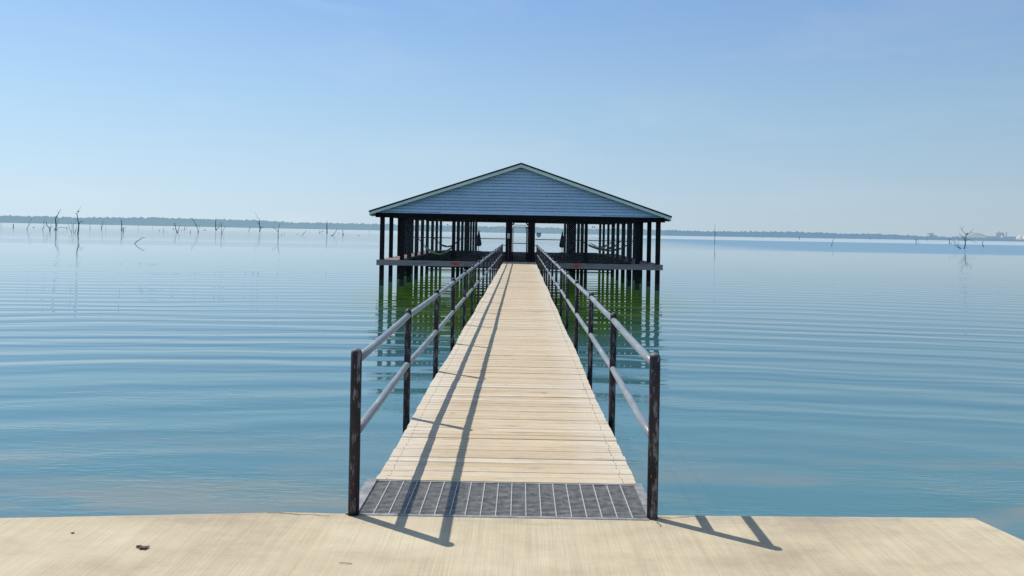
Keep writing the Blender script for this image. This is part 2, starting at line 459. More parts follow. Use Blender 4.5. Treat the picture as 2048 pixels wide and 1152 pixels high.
# ---------------------------------------------------------------- handrails
PY = [4.60] + [6.95 + 2.285*k for k in range(16)]
def handrail(side, label):
    px0 = -.893 if side < 0 else .893
    hx = [px0] + [side*.925]*16
    root = empty('handrail', (px0, PY[0], 0), label, 'handrail', 'pipe handrails along the boardwalk')
    rz = random.Random(3 + side)
    tops, mids = [], []
    for k, y in enumerate(PY):
        x = hx[k] + rz.uniform(-.006, .006)
        y = y + (-.03 if (k == 0 and side < 0) else 0)
        rr = .0325 if k == 0 else .030
        H = .988 if k == 0 else .985 + rz.uniform(-.006, .006)
        z0 = .0 if k == 0 else -.33
        pts = [(x, y, z0), (x, y, H-.032)]; rad = [rr, rr]
        for a in (20, 40, 60, 78, 89):
            pts.append((x, y, H-.032+.032*math.sin(R(a)))); rad.append(rr*math.cos(R(a)))
        b = MB(); b.tube(pts, rad, 20)
        if k == 0: b.tube([(x, y, .0), (x, y, .006)], .036, 20)
        b.build('post', M['pipe'], root)
        if k: 
            q = MB(); xo = x - side*.028
            q.box(min(xo, xo-side*.008), max(xo, xo-side*.008), y-.05, y+.05, -.26, -.05)
            q.build('bracket', M['pipe'], root)
        tops.append((x, y, .915 + (.0 if k == 0 else rz.uniform(-.006, .006)))); mids.append((x, y, .475 + rz.uniform(-.006, .006)))
    for nm, P, sag in (('top_rail', tops, .006), ('mid_rail', mids, .005)):
        pts = []
        for i in range(len(P)-1):
            a, c = Vector(P[i]), Vector(P[i+1])
            for j in range(6):
                t = j/6.
                q = a.lerp(c, t); q.z -= sag*4*t*(1-t); pts.append(q)
        pts.append(Vector(P[-1]))
        b = MB(); b.tube(pts, .0265, 20)
        b.build(nm, M['rail'], root)
    # short return to the gate column
    b = MB(); e = tops[-1]; b.tube([e, (e[0]-side*.15, e[1]+.28, e[2]), (side*.76, 41.93, e[2])], .02, 10); b.build('return_bar', M['pipe'], root)
    return root
handrail(-1, 'black pipe handrail on the left side of the boardwalk, its shadow falling across the planks')
handrail(1, 'black pipe handrail on the right side of the boardwalk, its shadow on the concrete')

# ---------------------------------------------------------------- pavilion
PF, PB = 42.0, 62.6          # front and back
pav = empty('pavilion', (0, PF, 0), 'open dark timber pavilion on stilts over the lake with a blue grey sided gable', 'pavilion')
XE, ZE, ZP = 8.13, 2.65, 5.37
YR0, YR1 = 41.45, PB + .5
# roof slabs
roof = MB()
t = .09
for s in (-1, 1):
    vs = [(s*(XE+.03), YR0-.03, ZE), (0, YR0-.03, ZP+.01), (0, YR1, ZP+.01), (s*(XE+.03), YR1, ZE)]
    lo = [(x, y_, z-t) for x, y_, z in vs]
    fs = [(0,1,2,3),(7,6,5,4),(0,4,5,1),(1,5,6,2),(2,6,7,3),(3,7,4,0)]
    if s < 0: fs = [tuple(reversed(f)) for f in fs]
    roof.add(vs+lo, fs)
ro = roof.build('roof', M['roofing'], pav)
# barge boards on the gable
for s in (-1, 1):
    b = MB()
    d = .20
    vs = []
    for y_ in (YR0-.012, YR0+.03):
        vs += [(s*XE, y_, ZE-.035), (0, y_, ZP-.045), (0, y_, ZP-.045-d), (s*(XE-.01), y_, ZE-.035-d+.01)]
    fs = [(0,1,2,3),(7,6,5,4),(0,4,5,1),(2,6,7,3),(3,7,4,0),(1,5,6,2)]
    b.add(vs, fs if s > 0 else [tuple(reversed(f)) for f in fs]); b.build('barge_board', M['fascia'], pav)
    b = MB(); b.box(min(s*XE, s*(XE-.03)), max(s*XE, s*(XE-.03)), YR0+.04, YR1-.02, ZE-.27, ZE-.10); b.build('eave_board', M['fascia'], pav)
# lap siding
b = MB(); z = 2.62; slope = (ZP-ZE)/XE; YG = 41.80
def half(z_): return max(.02, (ZP-.10-z_)/slope)
while z < 5.2:
    z1 = min(z + .163, 5.24); xa, xb = half(z), half(z1)
    yo, yi = YG-.034, YG-.004
    b.add([(-xa,yo,z),(xa,yo,z),(xb,yi,z1),(-xb,yi,z1)], [(0,1,2,3)], 0, random.random())
    b.add([(-xa,yo,z),(-xa,yi,z),(xa,yi,z),(xa,yo,z)], [(0,1,2,3)], 1, 0)
    b.add([(-xa,yo-.001,z),(xa,yo-.001,z),(xa,yo-.0012,z+.022),(-xa,yo-.0012,z+.022)], [(0,1,2,3)], 1, 0)  # dark strip paints a shadow line along each lap
    z = z1
b.add([(-half(2.62),YG+.04,2.62),(half(2.62),YG+.04,2.62),(0,YG+.04,5.2)], [(2,1,0)])
b.build('gable_siding', [M['siding'], M['lapshadow']], pav)
b = MB(); b.box(-7.75, 7.75, YG-.045, YG+.05, 2.56, 2.612); b.build('gable_trim', M['siding'], pav)
# header beams, ceiling
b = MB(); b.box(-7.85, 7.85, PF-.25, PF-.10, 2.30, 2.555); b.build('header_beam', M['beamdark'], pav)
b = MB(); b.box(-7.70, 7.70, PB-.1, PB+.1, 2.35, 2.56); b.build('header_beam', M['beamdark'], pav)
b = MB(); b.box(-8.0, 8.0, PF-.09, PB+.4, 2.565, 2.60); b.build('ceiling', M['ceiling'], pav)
# soffit boards in front
b = MB(); b.box(-8.05, 8.05, YR0+.05, PF-.26, 2.40, 2.43)
SP = 2.9
rows = {'a': (7.55, 8, .105), 'b': (6.45, 8, .105), 'c': (3.62, 8, .082)}
for s in (-1, 1):
    b = MB(); b.box(min(s*7.44, s*7.66), max(s*7.44, s*7.66), PF+.0, PB, 2.42, 2.56); b.build('side_beam', M['beamdark'], pav)
    b = MB(); b.box(min(s*6.36, s*6.54), max(s*6.36, s*6.54), PF+.0, PB, 2.42, 2.56); b.build('side_beam', M['beamdark'], pav)
    b = MB(); b.box(min(s*3.52, s*3.72), max(s*3.52, s*3.72), PF+.0, PB, 2.42, 2.56); b.build('side_beam', M['beamdark'], pav)
posts = []
for key, (x, cnt, hw) in rows.items():
    for s in (-1, 1):
        for k in range(cnt):
            yk = PF + .12 + SP*k
            if yk > PB: continue
            q = random.uniform(-.02, .02); h = hw + random.uniform(-.008, .012)
            if k >= 2 and key != 'c': h -= .014
            b = MB(); X0 = s*x + q
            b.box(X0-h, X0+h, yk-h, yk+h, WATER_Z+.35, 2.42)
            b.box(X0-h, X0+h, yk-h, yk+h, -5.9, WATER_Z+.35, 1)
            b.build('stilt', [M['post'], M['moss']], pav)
# floor frame: front beam in three lengths
for x0, x1, c in ((-7.78, -3.0, .7), (-2.997, -.93, .3), (.93, 3.0, .35), (3.003, 7.80, .6)):
    b = MB(); n_ = max(2, int((x1-x0)/1.2))
    b.box(x0, x1, PF-.14, PF-.09+.08, -.30, -.005, col=c); b.build('front_beam', M['beam'], pav)
b = MB(); b.box(-.93, .93, DECK1+.01, PF+.1, -.10, .015, col=.9); b.build('threshold', M['beam'], pav)
def deck_area(x0, x1, y0, y1, w, gap, mat, across=True, z=.0, tmax=1.):
    b = MB(); y = y0
    while y < y1:
        b.box(x0+random.uniform(-.02,.02), x1+random.uniform(-.02,.02), y+gap/2, min(y+w, y1)-gap/2, z-.04, z+random.uniform(-.003,.003), col=random.random()*tmax); y += w
    return b.build('floor_deck', mat, pav)
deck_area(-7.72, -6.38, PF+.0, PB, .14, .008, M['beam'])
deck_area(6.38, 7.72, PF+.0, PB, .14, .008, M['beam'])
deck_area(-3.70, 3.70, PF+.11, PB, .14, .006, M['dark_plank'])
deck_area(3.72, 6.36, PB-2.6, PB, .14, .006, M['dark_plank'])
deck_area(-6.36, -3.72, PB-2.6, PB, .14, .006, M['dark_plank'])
for k in range(0, 8):
    yk = PF + .12 + SP*k
    b = MB(); b.box(-7.7, 7.7, yk+.13, yk+.19, -.17, -.045, col=.2); b.build('floor_joist', M['beamdark'], pav)
    if k:
        b = MB(); b.box(-6.3, -3.75, yk+.25, yk+.40, -.03, .035, col=.2); b.build('cross_plank', M['beamdark'], pav)
        for q_ in (.25, -1.2):
            b = MB(); b.box(3.75, 6.3, yk+q_, yk+q_+.15, -.03, .035, col=.2); b.build('cross_plank', M['dark_plank'], pav)
for x in (-7.6, -6.45, -3.62, 3.62, 6.45, 7.6):
    b = MB(); b.box(x-.04, x+.04, PF, PB, -.20, -.046, col=.2); b.build('floor_beam', M['beamdark'], pav)
# rear low brace just above the water
b = MB(); b.box(-7.6, 7.6, PB-.5, PB-.35, WATER_Z+.05, WATER_Z+.18, col=.1); b.build('low_brace', M['dark_plank'], pav)
# gate columns
for s, x0, x1 in ((-1, -.78, -.42), (1, .43, .82)):
    b = MB(); b.box(x0, x0+.15, PF-.05, PF+.10, -.28, 2.32); b.box(x1-.15, x1, PF-.05, PF+.10, -.28, 2.32)
    b.box(x0+.15, x1-.15, PF+.0, PF+.06, .0, 2.32)
    b.build('gate_column', M['post'], pav)
    b = MB(); xi = x1 if s < 0 else x0
    b.bar((xi, PF+.03, 2.02), (xi - s*.22, PF+.03, 2.30), .07, .10, up=(0,1,0)); b.build('corner_brace', M['post'], pav)
b = MB(); b.blob((-.62, PF-.11, 1.36), .075, 1, 2, rough=.0, smooth=True); b.box(-.69, -.56, PF-.06, PF-.035, 1.28, 1.56); 
b.build('porch_light', M['white'], pav)
b = MB(); b.tube([(-.62, PF-.085, .02), (-.62, PF-.085, 1.25)], .025, 8); b.build('conduit', M['redpipe'], pav)
# eave flood lights
for x, cnt in ((-7.98, 1), (7.78, 1), (8.02, 1)):
    fl = MB(); fl.tube([(x, YR0+.12, 2.42), (x, YR0+.12, 2.33)], .02, 8); 
    f_ = fl.build('flood_light', M['dark_metal'], pav)
    g_ = MB(); g_.tube([(x, YR0+.12, 2.33), (x-.03*(1 if x>0 else -1), YR0+.02, 2.25)], [.035, .075], 12); g_.build('lamp_head', M['white'] if x < 0 else M['dark_metal'], f_)
# red paint marks on the front beam
def paint(x, w, seed):
    rr = random.Random(seed); b = MB()
    for i in range(9):
        a = x + rr.uniform(-w, w); z0 = -.15 + rr.uniform(-.07, .07); l = rr.uniform(.05, .14)
        b.box(a-l, a+l, PF-.1435-.0005*i, PF-.1425, z0-.028, z0+.028)
    b.build('red_paint_mark', M['red'], pav)
paint(-3.45, .22, 2); paint(3.12, .14, 5)

# chain link fence panels across the front
def fence(x0, x1, z0, z1, yf, label, mid=1.25):
    root = empty('chain_link_fence', (x0, yf, 0), label, 'fence', 'chain link panels across the pavilion front')
    b = MB(); p = .075; wr = .003
    w, h = x1-x0, z1-z0
    for sgn in (1, -1):
        k = -h
        while k < w:
            xa, xb = k, k+h
            za, zb = z0, z1
            if xa < 0: za = z0 - xa; xa = 0
            if xb > w: zb = z1 - (xb-w); xb = w
            if xb > xa:
                if sgn > 0: A, B_ = (x0+xa, yf, za), (x0+xb, yf, zb)
                else: A, B_ = (x1-xa, yf+.006, za), (x1-xb, yf+.006, zb)
                b.bar(A, B_, wr, wr, up=(0,1,0))
            k += p*1.4142
    b.build('wire_mesh', M['wire'], root)
    b = MB(); b.tube([(x0, yf+.02, mid), (x1, yf+.02, mid)], .021, 8); b.build('mid_rail', M['dark_metal'], root)
    b = MB(); b.tube([(x0, yf+.02, z1-.02), (x1, yf+.02, z1-.02)], .021, 8); b.build('top_rail', M['dark_metal'], root)
    return root
fence(-6.32, -3.74, .03, 2.31, PF+.05, 'chain link fence panel in the outer left bay, in front of the hammock')
fence(-3.50, -.80, .03, 2.31, PF+.05, 'chain link fence panel between the inner left stilt and the gate')
f = fence(.84, 3.50, .03, 2.31, PF+.05, 'chain link fence panel right of the gate, carrying the small shield sign')
fence(3.74, 6.32, .03, 2.31, PF+.05, 'chain link fence panel in the outer right bay, in front of the green hammocks')

# gate
gt = empty('gate', (-.40, PF+.06, 0), 'narrow chain link pipe gate closing the pavilion at the end of the boardwalk', 'gate')
b = MB(); yf = PF+.08
for a, c in (((-.38,yf,.05),(-.38,yf,1.92)), ((.36,yf,.05),(.36,yf,1.92)), ((-.38,yf,1.92),(.36,yf,1.92)), ((-.38,yf,.05),(.36,yf,.05)), ((-.38,yf,1.02),(.36,yf,1.02))):
    b.tube([a, c], .02, 8)
b.build('frame', M['dark_metal'], gt)
b = MB()
for sgn in (1, -1):
    k = -1.87
    while k < .74:
        xa, xb = k, k+1.87; za, zb = .05, 1.92
        if xa < 0: za -= xa; xa = 0
        if xb > .74: zb -= (xb-.74); xb = .74
        if xb > xa:
            A, B_ = ((-.38+xa, yf, za), (-.38+xb, yf, zb)) if sgn > 0 else ((.36-xa, yf+.005, za), (.36-xb, yf+.005, zb))
            b.bar(A, B_, .004, .004, up=(0,1,0))
        k += .106
b.build('wire_mesh', M['wire'], gt)
b = MB(); b.box(.30, .44, yf-.07, yf-.025, 1.78, 1.95); b.box(.36, .42, yf-.05, yf-.03, .55, 1.75); b.build('latch', M['steel'], gt)
b = MB(); b.tube([(-.40, yf, 2.02), (.41, yf, 2.02)], .018, 8); b.build('lintel_bar', M['dark_metal'], pav)

# shield sign
P = on_depth(1077.5, 470, PF-.02)
sg = empty('shield_sign', P, 'small shield shaped sign with a dull red top band, hung right of the gate', 'sign')
sh = [(-.125,.10),(-.07,.135),(-.03,.12),(0,.15),(.03,.12),(.07,.135),(.125,.10),(.135,.02),(.12,-.06),(.07,-.11),(0,-.15),(-.07,-.11),(-.12,-.06),(-.135,.02)]
b = MB(); nn = len(sh)
b.add([(P.x+x, P.y, P.z+z) for x, z in sh]+[(P.x+x, P.y+.006, P.z+z) for x, z in sh], [tuple(range(nn)), tuple(reversed(range(nn, 2*nn)))]+[(i, nn+i, nn+(i+1)%nn, (i+1)%nn) for i in range(nn)])
b.build('plate', M['signblue'], sg)
b = MB(); b.add([(P.x+x, P.y-.004, P.z+z) for x, z in [(-.118,.095),(-.07,.125),(-.03,.11),(0,.138),(.03,.11),(.07,.125),(.118,.095),(.122,.045),(-.122,.045)]], [tuple(range(9))])
b.build('top_band', M['signred'], sg)
b = MB()
for zz in (.005, -.035, -.07): b.box(P.x-.07+abs(zz)*.4, P.x+.07-abs(zz)*.4, P.y-.004, P.y-.001, P.z+zz-.006, P.z+zz+.006)
b.build('text_line', M['wire'], sg)

# hammocks under the roof
def hammock(a, c, sag, w, cloth, label, tie=.28):
    a, c = Vector(a), Vector(c)
    root = empty('hammock', (a+c)/2 - Vector((0,0,sag)), label, 'hammock', 'hammocks slung between the stilts')
    def pt(t): 
        q = a.lerp(c, t); q.z -= sag*4*t*(1-t); return q
    side = Vector((c.y-a.y, -(c.x-a.x), 0)).normalized()
    b = MB(); N, K = 16, 6; vs = []; fs = []
    for i in range(N+1):
        t = tie + (1-2*tie)*i/N; q = pt(t)
        ww = w*(.30+.70*math.sin(math.pi*i/N)**.6)
        for j in range(K+1):
            u = j/K*2-1
            vs.append(q + side*(ww*u*.5) + Vector((0,0,.07*u*u - .012*math.sin(i*1.3+j))))
    for i in range(N):
        for j in range(K):
            q = i*(K+1)+j; fs.append((q, q+1, q+K+2, q+K+1))
    b.add(vs, fs, smooth=True); o = b.build('fabric', cloth, root)
    so = o.modifiers.new('thick', 'SOLIDIFY'); so.thickness = .012
    for e0, tt in ((a, tie), (c, 1-tie)):
        b = MB()
        for u in (-1, 0, 1):
            b.tube([e0, pt(tt) + side*(w*.15*u) + Vector((0,0,.07*u*u))], .014, 6)
        b.build('rope', M['rope'], root)
    return root
def row(k): return PF + .12 + SP*k
hammock((-6.35, row(2), 1.15), (-4.05, row(3), 1.05), 1.0, .42, M['cloth'], 'pale cream hammock slung low in the left bay of the pavilion', .16)
hammock((-6.2, row(4), 1.25), (-3.7, row(3)-.8, 1.2), .70, .40, M['green_cloth'], 'green hammock with crossing dark ropes in the left bay of the pavilion', .3)
hammock((3.75, row(2), 1.2), (6.3, row(3), 1.25), .55, .42, M['cloth'], 'cream hammock slung nearest the gate in the right bay', .22)
hammock((4.0, row(1), 1.0), (6.35, row(2), 1.25), .5, .38, M['green_cloth'], 'green hammock with its right end raised in the right bay', .18)
hammock((4.6, row(3), 1.0), (6.4, row(1)-.6, 1.1), .5, .38, M['blue_cloth'], 'dark blue hammock hung farthest right under the roof', .2)

# dark wrapped bundles standing at the rear of the open middle
for px, lab, sd in ((957, 'dark wrapped bundle on a thin pole behind the left chain link fence', 1), (1124, 'dark wrapped bundle on a thin pole behind the right chain link fence', 2)):
    q = on_depth(px, 505, 60.5)
    root = empty('wrapped_umbrella', (q.x, 60.5, 0), lab, 'folded umbrella', 'folded umbrellas at the back of the pavilion floor')
    b = MB(); b.tube([(q.x, 60.5, 0), (q.x, 60.5, 1.75)], .025, 8); b.build('pole', M['dark_metal'], root)
    b = MB(); b.tube([(q.x, 60.5, .45), (q.x, 60.5, .6), (q.x, 60.5, .9), (q.x, 60.5, 1.3), (q.x, 60.5, 1.65)], [.16,.24,.19,.11,.04], 10); b.build('canopy', M['rope'], root)
    b = MB(); b.tube([(q.x, 60.5, .003), (q.x, 60.5, .08)], .22, 16); b.build('base', M['dark_metal'], root)

# ---------------------------------------------------------------- litter on the landing
def ground(px, py, z=0.):
    Y = depth_of(px, py, z); return on_depth(px, py, Y)
q = ground(285, 1097)
root = empty('bark_litter', (q.x, q.y, 0), 'small clump of broken brown bark lying on the left of the concrete', 'bark')
for k, (dx, dy, l, an) in enumerate(((-.022,.009,.017,.2), (.013,.004,.020,-.3), (.008,-.009,.020,.9), (.022,.007,.012,1.6), (.003,.003,.012,2.2))):
    b = MB(); b.blob((q.x+dx, q.y+dy, .008), l, k+3, 2, (1.0, .42, .30), rough=1.1)
    b.build('bark_piece', M['twig'] if k % 2 == 0 else M['leaf'], root)
q = ground(692, 1128)
b = MB(); b.tube([(q.x-.035, q.y+.004, .004), (q.x-.01, q.y, .006), (q.x+.03, q.y-.002, .004)], .0016, 6)
tag(b.build('twig', M['twig'], origin=(q.x, q.y, 0)), 'thin curved dry twig lying on the concrete below the left handrail post', 'twig')
q = ground(145, 1067)
b = MB(); b.blob((q.x, q.y, .004), .010, 4, 2, (1, .6, .4), rough=.9)
tag(b.build('pebble', M['twig'], origin=(q.x, q.y, 0)), 'tiny dark pebble alone on the concrete near the left side of the photo', 'pebble')

# ---------------------------------------------------------------- far shore
def shore_d(px): return 1150 + 620*((px-1030)/1000.)**2
PROF = [(-1500,14),(-600,15),(0,12.5),(40,14),(110,11.5),(180,14),(270,15.5),(350,14),(450,14),(560,10),(620,11),(660,10),(750,9.7),(900,9.5),(1010,9.3),(1100,8.6),(1200,8.4),(1330,8.4),(1400,7.8),(1480,7.6),(1620,9.8),(1700,8.6),(1780,8.0),(1850,7.0),(1880,5.6),(1950,4.8),(2048,4.4),(2600,6),(3600,7)]
def prof(px):
    for (a, ha), (c, hc) in zip(PROF, PROF[1:]):
        if a <= px <= c: return ha + (hc-ha)*(px-a)/(c-a)
    return 8
def woods(name, a0, a1, mat, lab):
    b = MB(); px = a0; i = 0
    while px < a1:
        D = shore_d(px); H = (prof(px) + .8*noise.noise(Vector((px*.05, 3, 0))) + 1.0*noise.noise(Vector((px*.017, 8, 0)))) * D/F + CAM.z
        X = CAM.x + (px-VPX)*D/F
        for layer in range(4):
            f = (.30, .55, .78, .96)[layer]
            y0 = D + 12 + 26*layer + random.uniform(-8, 8)
            rr = random.uniform(3.6, 5.6) * (1.0 if layer < 3 else random.choice((.7, .85, 1., 1.05)))
            top = (H - WATER_Z)*f
            b.blob((X+random.uniform(-4,4), y0, WATER_Z + top - rr*.8 + random.uniform(-.35, .35)), rr, i, 1, (1.35, 1., .85), rough=.6)
            if layer == 0:
                b.blob((X+random.uniform(-5,5), y0-6, WATER_Z + 1.6), 3.6, i+9, 1, (1.5, 1, .8), rough=.9)
        i += 1
        px += 4.0
    # solid heart of the wood behind the front crowns
    vs, fs = [], []
    k = 0; px = a0
    while px <= a1 + 8:
        D = shore_d(px) + 60; H = prof(px)*D/F + CAM.z - 2.5
        X = CAM.x + (px-VPX)*D/F
        vs += [(X, D, WATER_Z-1), (X, D, WATER_Z + (H-WATER_Z)*.9), (X, D+200, WATER_Z-1)]
        if k: j = 3*k; fs += [(j-3, j, j+1, j-2), (j-2, j+1, j+2, j-1)]
        k += 1; px += 12
    b.add(vs, fs, 0, .25)
    o = b.build(name, mat); return tag(o, lab, 'woods', kind='stuff')
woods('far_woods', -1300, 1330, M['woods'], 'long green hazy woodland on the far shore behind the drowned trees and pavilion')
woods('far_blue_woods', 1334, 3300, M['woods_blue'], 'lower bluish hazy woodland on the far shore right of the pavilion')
b = MB(); vs = []; fs = []; px = -1300; k = 0
while px < 3300:
    D = shore_d(px); X = CAM.x + (px-VPX)*D/F
    vs += [(X, D-6, WATER_Z-.5), (X, D+4, WATER_Z+1.2), (X*1.5, D+1800, 3.0)]
    if k: j = 3*k; fs += [(j-3, j, j+1, j-2), (j-2, j+1, j+2, j-1)]
    k += 1; px += 25
b.add(vs, fs); tag(b.build('far_shore', M['shore']), kind='structure')

# works and quarry on the right
DS = 1880.
def at(px, py, D=DS): return on_depth(px, py, D)
b = MB(); vs = []
prf = [(1925,474.5),(1938,471),(1946,467),(1953,465.6),(1960,466.3),(1965,468),(1972,471.5),(1980,474),(1990,476)]
for px, py in prf:
    q = at(px, py, DS+60); vs += [(q.x, DS+60, q.z), (q.x*1.0, DS+10, WATER_Z), (q.x, DS+160, WATER_Z)]
fs = []
for k in range(1, len(prf)): j = 3*k; fs += [(j-3, j-2, j+1, j), (j-1, j-3, j, j+2)]
b.add(vs, fs); tag(b.build('hill', M['mound']), kind='structure')
def worksbox(b, px0, px1, py0, py1, D=DS, dep=14):
    p0, p1 = at(px0, py1, D), at(px1, py0, D)
    b.box(p0.x, p1.x, D, D+dep, min(p0.z, p1.z), max(p0.z, p1.z))
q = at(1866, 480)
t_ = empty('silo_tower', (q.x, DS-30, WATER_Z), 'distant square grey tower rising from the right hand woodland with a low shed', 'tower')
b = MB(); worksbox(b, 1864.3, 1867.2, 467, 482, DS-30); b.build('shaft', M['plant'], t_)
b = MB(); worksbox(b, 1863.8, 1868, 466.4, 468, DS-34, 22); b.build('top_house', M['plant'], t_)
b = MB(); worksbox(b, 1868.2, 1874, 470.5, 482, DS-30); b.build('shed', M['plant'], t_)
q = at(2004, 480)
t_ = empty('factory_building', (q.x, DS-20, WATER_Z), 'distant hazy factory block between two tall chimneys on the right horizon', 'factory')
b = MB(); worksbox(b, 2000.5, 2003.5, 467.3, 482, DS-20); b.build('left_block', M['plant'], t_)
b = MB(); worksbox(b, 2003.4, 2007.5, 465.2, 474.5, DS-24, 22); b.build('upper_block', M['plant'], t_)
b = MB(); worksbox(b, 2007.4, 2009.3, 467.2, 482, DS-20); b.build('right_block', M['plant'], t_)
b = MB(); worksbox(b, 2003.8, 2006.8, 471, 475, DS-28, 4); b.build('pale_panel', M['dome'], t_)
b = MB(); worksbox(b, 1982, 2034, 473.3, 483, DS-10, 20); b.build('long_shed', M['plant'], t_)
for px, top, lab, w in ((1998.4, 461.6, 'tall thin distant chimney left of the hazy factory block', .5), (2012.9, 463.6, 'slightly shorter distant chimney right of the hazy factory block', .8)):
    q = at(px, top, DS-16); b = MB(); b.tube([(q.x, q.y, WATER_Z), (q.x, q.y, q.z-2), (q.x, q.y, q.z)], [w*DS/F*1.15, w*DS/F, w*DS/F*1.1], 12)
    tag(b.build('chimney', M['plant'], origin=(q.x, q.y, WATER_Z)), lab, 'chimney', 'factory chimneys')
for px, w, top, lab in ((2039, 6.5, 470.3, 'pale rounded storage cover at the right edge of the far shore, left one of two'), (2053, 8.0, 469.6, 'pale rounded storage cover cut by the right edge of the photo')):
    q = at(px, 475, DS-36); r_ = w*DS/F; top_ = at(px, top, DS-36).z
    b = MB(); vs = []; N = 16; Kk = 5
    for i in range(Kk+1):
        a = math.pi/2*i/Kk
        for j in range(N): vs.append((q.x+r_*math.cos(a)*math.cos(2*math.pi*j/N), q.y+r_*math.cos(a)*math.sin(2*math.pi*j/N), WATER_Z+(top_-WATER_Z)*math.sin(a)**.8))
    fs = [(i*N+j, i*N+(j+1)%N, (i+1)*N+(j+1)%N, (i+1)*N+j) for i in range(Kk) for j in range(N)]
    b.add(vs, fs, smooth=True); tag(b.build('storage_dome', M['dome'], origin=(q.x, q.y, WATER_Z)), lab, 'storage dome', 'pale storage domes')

# ---------------------------------------------------------------- drowned trees
ZA, ZB, ZC, ZD, ZE_, ZF, ZG = (11.378,0,400), (11.378,170,420), (10.24,330,420), (7.585,490,415), (6.4,1380,430), (8.533,1640,430), (10.343,1850,440)
GS = 'drowned bare trees and stumps in the lake'
def snag(fr, stems, label, mat='snag', name='dead_tree', cat='dead tree', base=None, blobs=(), D=None):
    """stems: lists of (x, y) measured on the photo plus start and end thickness in photo pixels"""
    s, x0, y0 = fr
    cv = lambda p: (x0 + p[0]/s, y0 + p[1]/s)
    bp = cv(base or stems[0][0][0])
    Dp = D or min(depth_of(bp[0], bp[1], WATER_Z), 1050)
    b0 = on_depth(bp[0], bp[1], Dp)
    rr = random.Random(hash(label) % 1000 if False else len(label)*7 + int(bp[0]))
    parts = []
    for idx, (pts, w0, w1) in enumerate(stems):
        P = [cv(p) for p in pts]
        q = []; sway = rr.uniform(-.35, .35)
        # extra kinks so that limbs look grown
        for i in range(len(P)-1):
            for k in range(3):
                t = k/3.
                jx = rr.uniform(-.22, .22) if (k or i) else 0
                q.append((P[i][0]+(P[i+1][0]-P[i][0])*t + jx*(1 if k else 0), P[i][1]+(P[i+1][1]-P[i][1])*t))
        q.append(P[-1])
        W = []; Rr = []
        for i, p in enumerate(q):
            t = i/(len(q)-1)
            hgt = abs(p[1]-bp[1])
            d_ = Dp + sway*hgt*Dp/F
            w = on_depth(p[0], p[1], d_)
            W.append(w); Rr.append(max(.010, (w0+(w1-w0)*t)*.5*Dp/F))
        if W[0].z < WATER_Z + .35*Dp/F*2:           # carry a standing stem below the surface
            W.insert(0, Vector((W[0].x, W[0].y, WATER_Z-1.2))); Rr.insert(0, Rr[0])
        parts.append((W, Rr))
    org = Vector((b0.x, b0.y, WATER_Z))
    if len(parts) == 1 or Dp > 700:
        b = MB()
        for W, Rr in parts: b.tube(W, Rr, 6)
        return tag(b.build(name, M[mat], origin=org), label, cat, GS)
    root = empty(name, org, label, cat, GS)
    b = MB(); b.tube(*parts[0], 7); b.build('trunk', M[mat], root)
    for W, Rr in parts[1:]:
        b = MB(); b.tube(W, Rr, 6); b.build('branch', M[mat], root)
    return root
def stub(fr, p, w, h, label, mat='snag', name='driftwood_stub'):
    s, x0, y0 = fr
    px, py = x0+p[0]/s, y0+p[1]/s; Dp = min(depth_of(px, py, WATER_Z), 1050); q = on_depth(px, py, Dp); r_ = w/2*Dp/F
    b = MB(); b.blob((q.x, q.y, WATER_Z + h*.3*Dp/F), r_, int(px), 2, (1, .9, h/w), rough=1.0)
    return tag(b.build(name, M[mat], origin=(q.x, q.y, WATER_Z)), label, 'driftwood', GS)

snag(ZA, [([(27,665),(24,560),(18,480)], .7, .4)], 'thin faint pole standing in the lake at the far left edge', 'snag_pale')
snag(ZA, [([(303,655),(304,600),(303,550)], 1.7, 1.4)], 'short thick stump alone in the lake near the left edge', name='tree_stump', cat='stump')
snag(ZA, [([(622,700),(608,655),(650,590),(665,500),(725,425)], 1.3, .7), ([(655,580),(715,530)], .5, .3)], 'slim curved dead tree bending right, between the left stump and the tall trees', 'snag_far')
stub(ZA, (765,632), 3.0, 2.6, 'small round grey driftwood lump left of the tall drowned trees', 'snag_pale')
snag(ZA, [([(972,700),(978,650),(935,615)], 1.1, .5), ([(978,655),(1000,560),(998,520),(1015,435)], 1.0, .8), ([(985,650),(1020,620),(1055,590)], .6, .4)], 'small pale forked dead tree left of the first tall tree', 'snag_far')
snag(ZA, [([(1132,718),(1138,650),(1110,630),(1065,570),(1050,490)], 2.2, .9), ([(1140,655),(1165,610),(1215,600)], 1.3, .5), ([(1145,640),(1150,590),(1178,500)], .8, .3), ([(1065,575),(1020,565)], .5, .3)], 'dark low Y shaped dead tree standing just left of the first tall tree')
snag(ZA, [([(1272,705),(1275,600),(1263,440),(1280,375),(1310,350),(1330,300),(1355,265),(1388,205)], 2.6, .5), ([(1330,300),(1322,260),(1305,225)], .5, .2), ([(1285,610),(1315,540),(1335,470),(1348,400)], .7, .3), ([(1240,695),(1240,655),(1262,630)], 1.3, .6), ([(1290,600),(1300,480),(1310,380)], .5, .2), ([(1270,560),(1250,500)], .5, .3)], 'tall dark dead tree with thin forked top, left of the nest tree')
snag(ZA, [([(1303,690),(1312,640),(1360,615),(1440,625),(1520,640)], 1.1, .8), ([(1523,678),(1524,610)], 1.3, 1.0)], 'low branch lying level above the water right of the tall forked tree', 'snag_far', name='fallen_branch', cat='branch')
